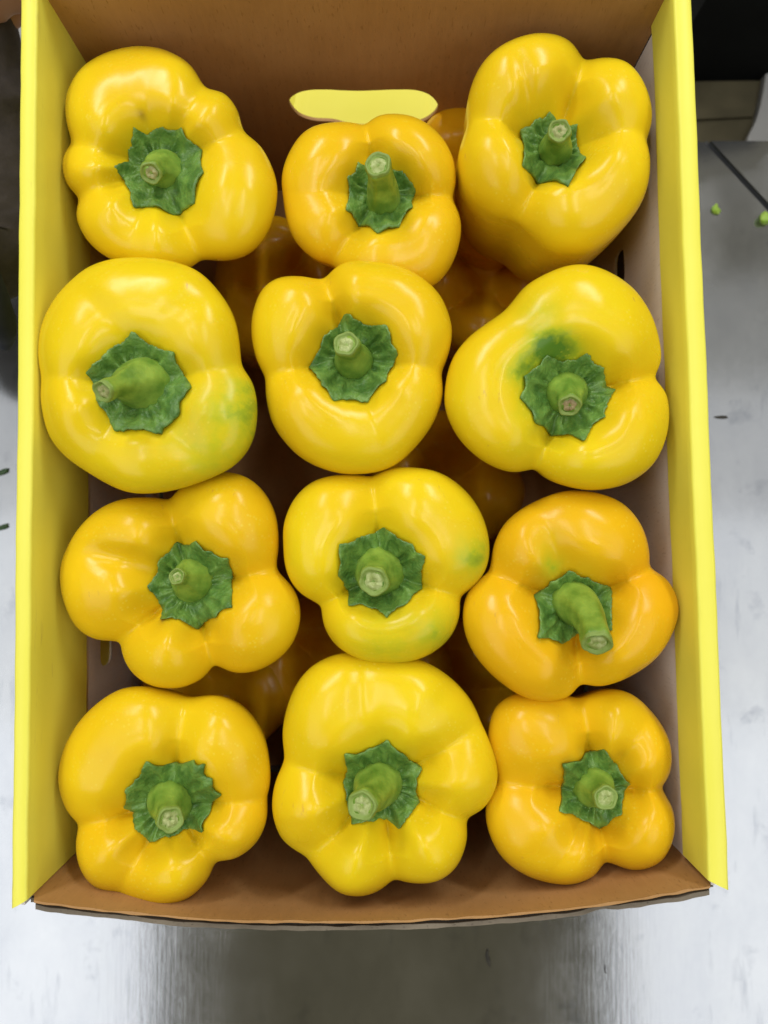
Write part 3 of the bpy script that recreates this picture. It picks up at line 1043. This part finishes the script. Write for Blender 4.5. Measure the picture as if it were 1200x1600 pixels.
# ------------------------------------------------------------------ worker's arm at the left edge
M_SKIN = mat_plain('skin', (.34, .17, .12), (.42, .22, .16), 60, .5, b_=.08)
M_SLEEVE = mat_plain('dark_cloth', (.040, .032, .030), (.062, .050, .048), 90, .9, b_=.4, bd=.003)
M_NAVY = mat_plain('navy_cloth', (.008, .011, .022), (.014, .018, .034), 90, .8, b_=.3)


def tube_pts(bm, pts, radii, nc=16, seg=6, sx=1.0):
    """smooth tube through points (Catmull-Rom), rounded ends"""
    P = [Vector(p) for p in pts]
    P = [P[0] * 2 - P[1]] + P + [P[-1] * 2 - P[-2]]
    Rr = [radii[0]] + list(radii) + [radii[-1]]
    path = []
    for i in range(1, len(P) - 2):
        for s in range(seg + (i == len(P) - 3)):
            t_ = s / seg
            c = .5 * (2 * P[i] + (P[i + 1] - P[i - 1]) * t_ + (2 * P[i - 1] - 5 * P[i] + 4 * P[i + 1] - P[i + 2]) * t_ ** 2 + (3 * P[i] - P[i - 1] - 3 * P[i + 1] + P[i + 2]) * t_ ** 3)
            path.append((c, Rr[i] * (1 - t_) + Rr[i + 1] * t_))
    t0 = (path[1][0] - path[0][0]).normalized(); t1 = (path[-1][0] - path[-2][0]).normalized()
    a, b = path[0], path[-1]
    path = [(a[0] - t0 * a[1] * k, a[1] * math.sqrt(1 - k * k)) for k in (.98, .85, .55)] + path + [(b[0] + t1 * b[1] * k, b[1] * math.sqrt(1 - k * k)) for k in (.55, .85, .98)]
    prev = Vector((0.3, .2, 1))
    rows = []
    for i, (c, r) in enumerate(path):
        tg = (path[min(i + 1, len(path) - 1)][0] - path[max(i - 1, 0)][0]).normalized()
        xa = (prev - tg * prev.dot(tg)).normalized(); prev = xa
        ya = tg.cross(xa)
        rows.append([bm.verts.new(c + xa * r * math.cos(2 * math.pi * k / nc) + ya * r * sx * math.sin(2 * math.pi * k / nc)) for k in range(nc)])
    for i in range(len(rows) - 1):
        for k in range(nc):
            bm.faces.new((rows[i][k], rows[i][(k + 1) % nc], rows[i + 1][(k + 1) % nc], rows[i + 1][k]))
    bm.faces.new(rows[0][::-1]); bm.faces.new(rows[-1])


def bm_obj(name, bm, mat, parent, voxel=None):
    me = bpy.data.meshes.new(name)
    bmesh.ops.recalc_face_normals(bm, faces=bm.faces)
    bm.to_mesh(me); bm.free()
    o = bpy.data.objects.new(name, me)
    COL.objects.link(o)
    if voxel:
        m = o.modifiers.new('r', 'REMESH'); m.mode = 'VOXEL'; m.voxel_size = voxel
        s = o.modifiers.new('s', 'SMOOTH'); s.iterations = 6; s.factor = .5
        dg = bpy.context.evaluated_depsgraph_get()
        me2 = bpy.data.meshes.new_from_object(o.evaluated_get(dg))
        o.modifiers.clear()
        o.data = me2
        bpy.data.meshes.remove(me)
        me = me2
        me.name = name
    for p in me.polygons:
        p.use_smooth = True
    me.materials.clear()
    me.materials.append(mat)
    o.parent = parent
    return o


zA = .10
per = empty('person', (0, 0, 0))
tag(per, 'worker reaching along the left side of the box, dark sleeve and fingertips showing', 'person')
wr = at(-62, 20, .13); el = at(-48, 350, .085); sh = at(-420, 230, .17)
bm = bmesh.new()
kn = at(-45, -70, .150)
tube_pts(bm, [wr + Vector((0, -.05, -.008)), wr, wr.lerp(kn, .55), kn], [.024, .024, .032, .034], sx=.6)
tips = [((-6, 12), (-30, -48), .0088), ((24, -4), (-12, -66), .0090), ((42, -30), (4, -84), .0088), ((40, -66), (0, -104), .0078)]
for (tp, kp, r) in tips:
    b0 = kn.lerp(at(kp[0] - 34, kp[1] - 14, .155), .75)
    k1 = at(kp[0], kp[1], .172)
    e1 = at(tp[0], tp[1], .150)
    tube_pts(bm, [b0, k1, k1.lerp(e1, .55) + Vector((.003, 0, .002)), e1], [r * 1.1, r * 1.05, r, r * .86], nc=12)
th0 = wr.lerp(kn, .35) + Vector((.018, -.004, -.004))
tube_pts(bm, [th0, at(-34, 20, .120), at(-14, 38, .105), at(-4, 26, .095)], [.013, .011, .010, .0085], nc=12)
bm_obj('hand', bm, M_SKIN, per, voxel=.0022)
bm = bmesh.new()
tube_pts(bm, [wr + Vector((.0, -.012, 0)), wr.lerp(el, .35), wr.lerp(el, .75), el, el.lerp(sh, .45), sh], [.031, .037, .043, .047, .055, .062], nc=28, seg=14)
for v_ in bm.verts:
    n_ = nz(v_.co.x, v_.co.y * 2, v_.co.z, 28) * .004 + nz(v_.co.x, v_.co.y * 3, v_.co.z, 70) * .0015
    v_.co += Vector((n_, 0, n_))
bm_obj('sleeve', bm, M_SLEEVE, per)
bm = bmesh.new()
na, nb = at(-30, 512, .118), at(-12, 540, .100)
tube_pts(bm, [at(-40, 420, .125), at(-20, 470, .115), at(0, 505, .100), at(8, 525, .085), at(8, 538, .075)], [.012, .012, .009, .0055, .004], nc=14)
bm_obj('apron_tie', bm, M_NAVY, per)
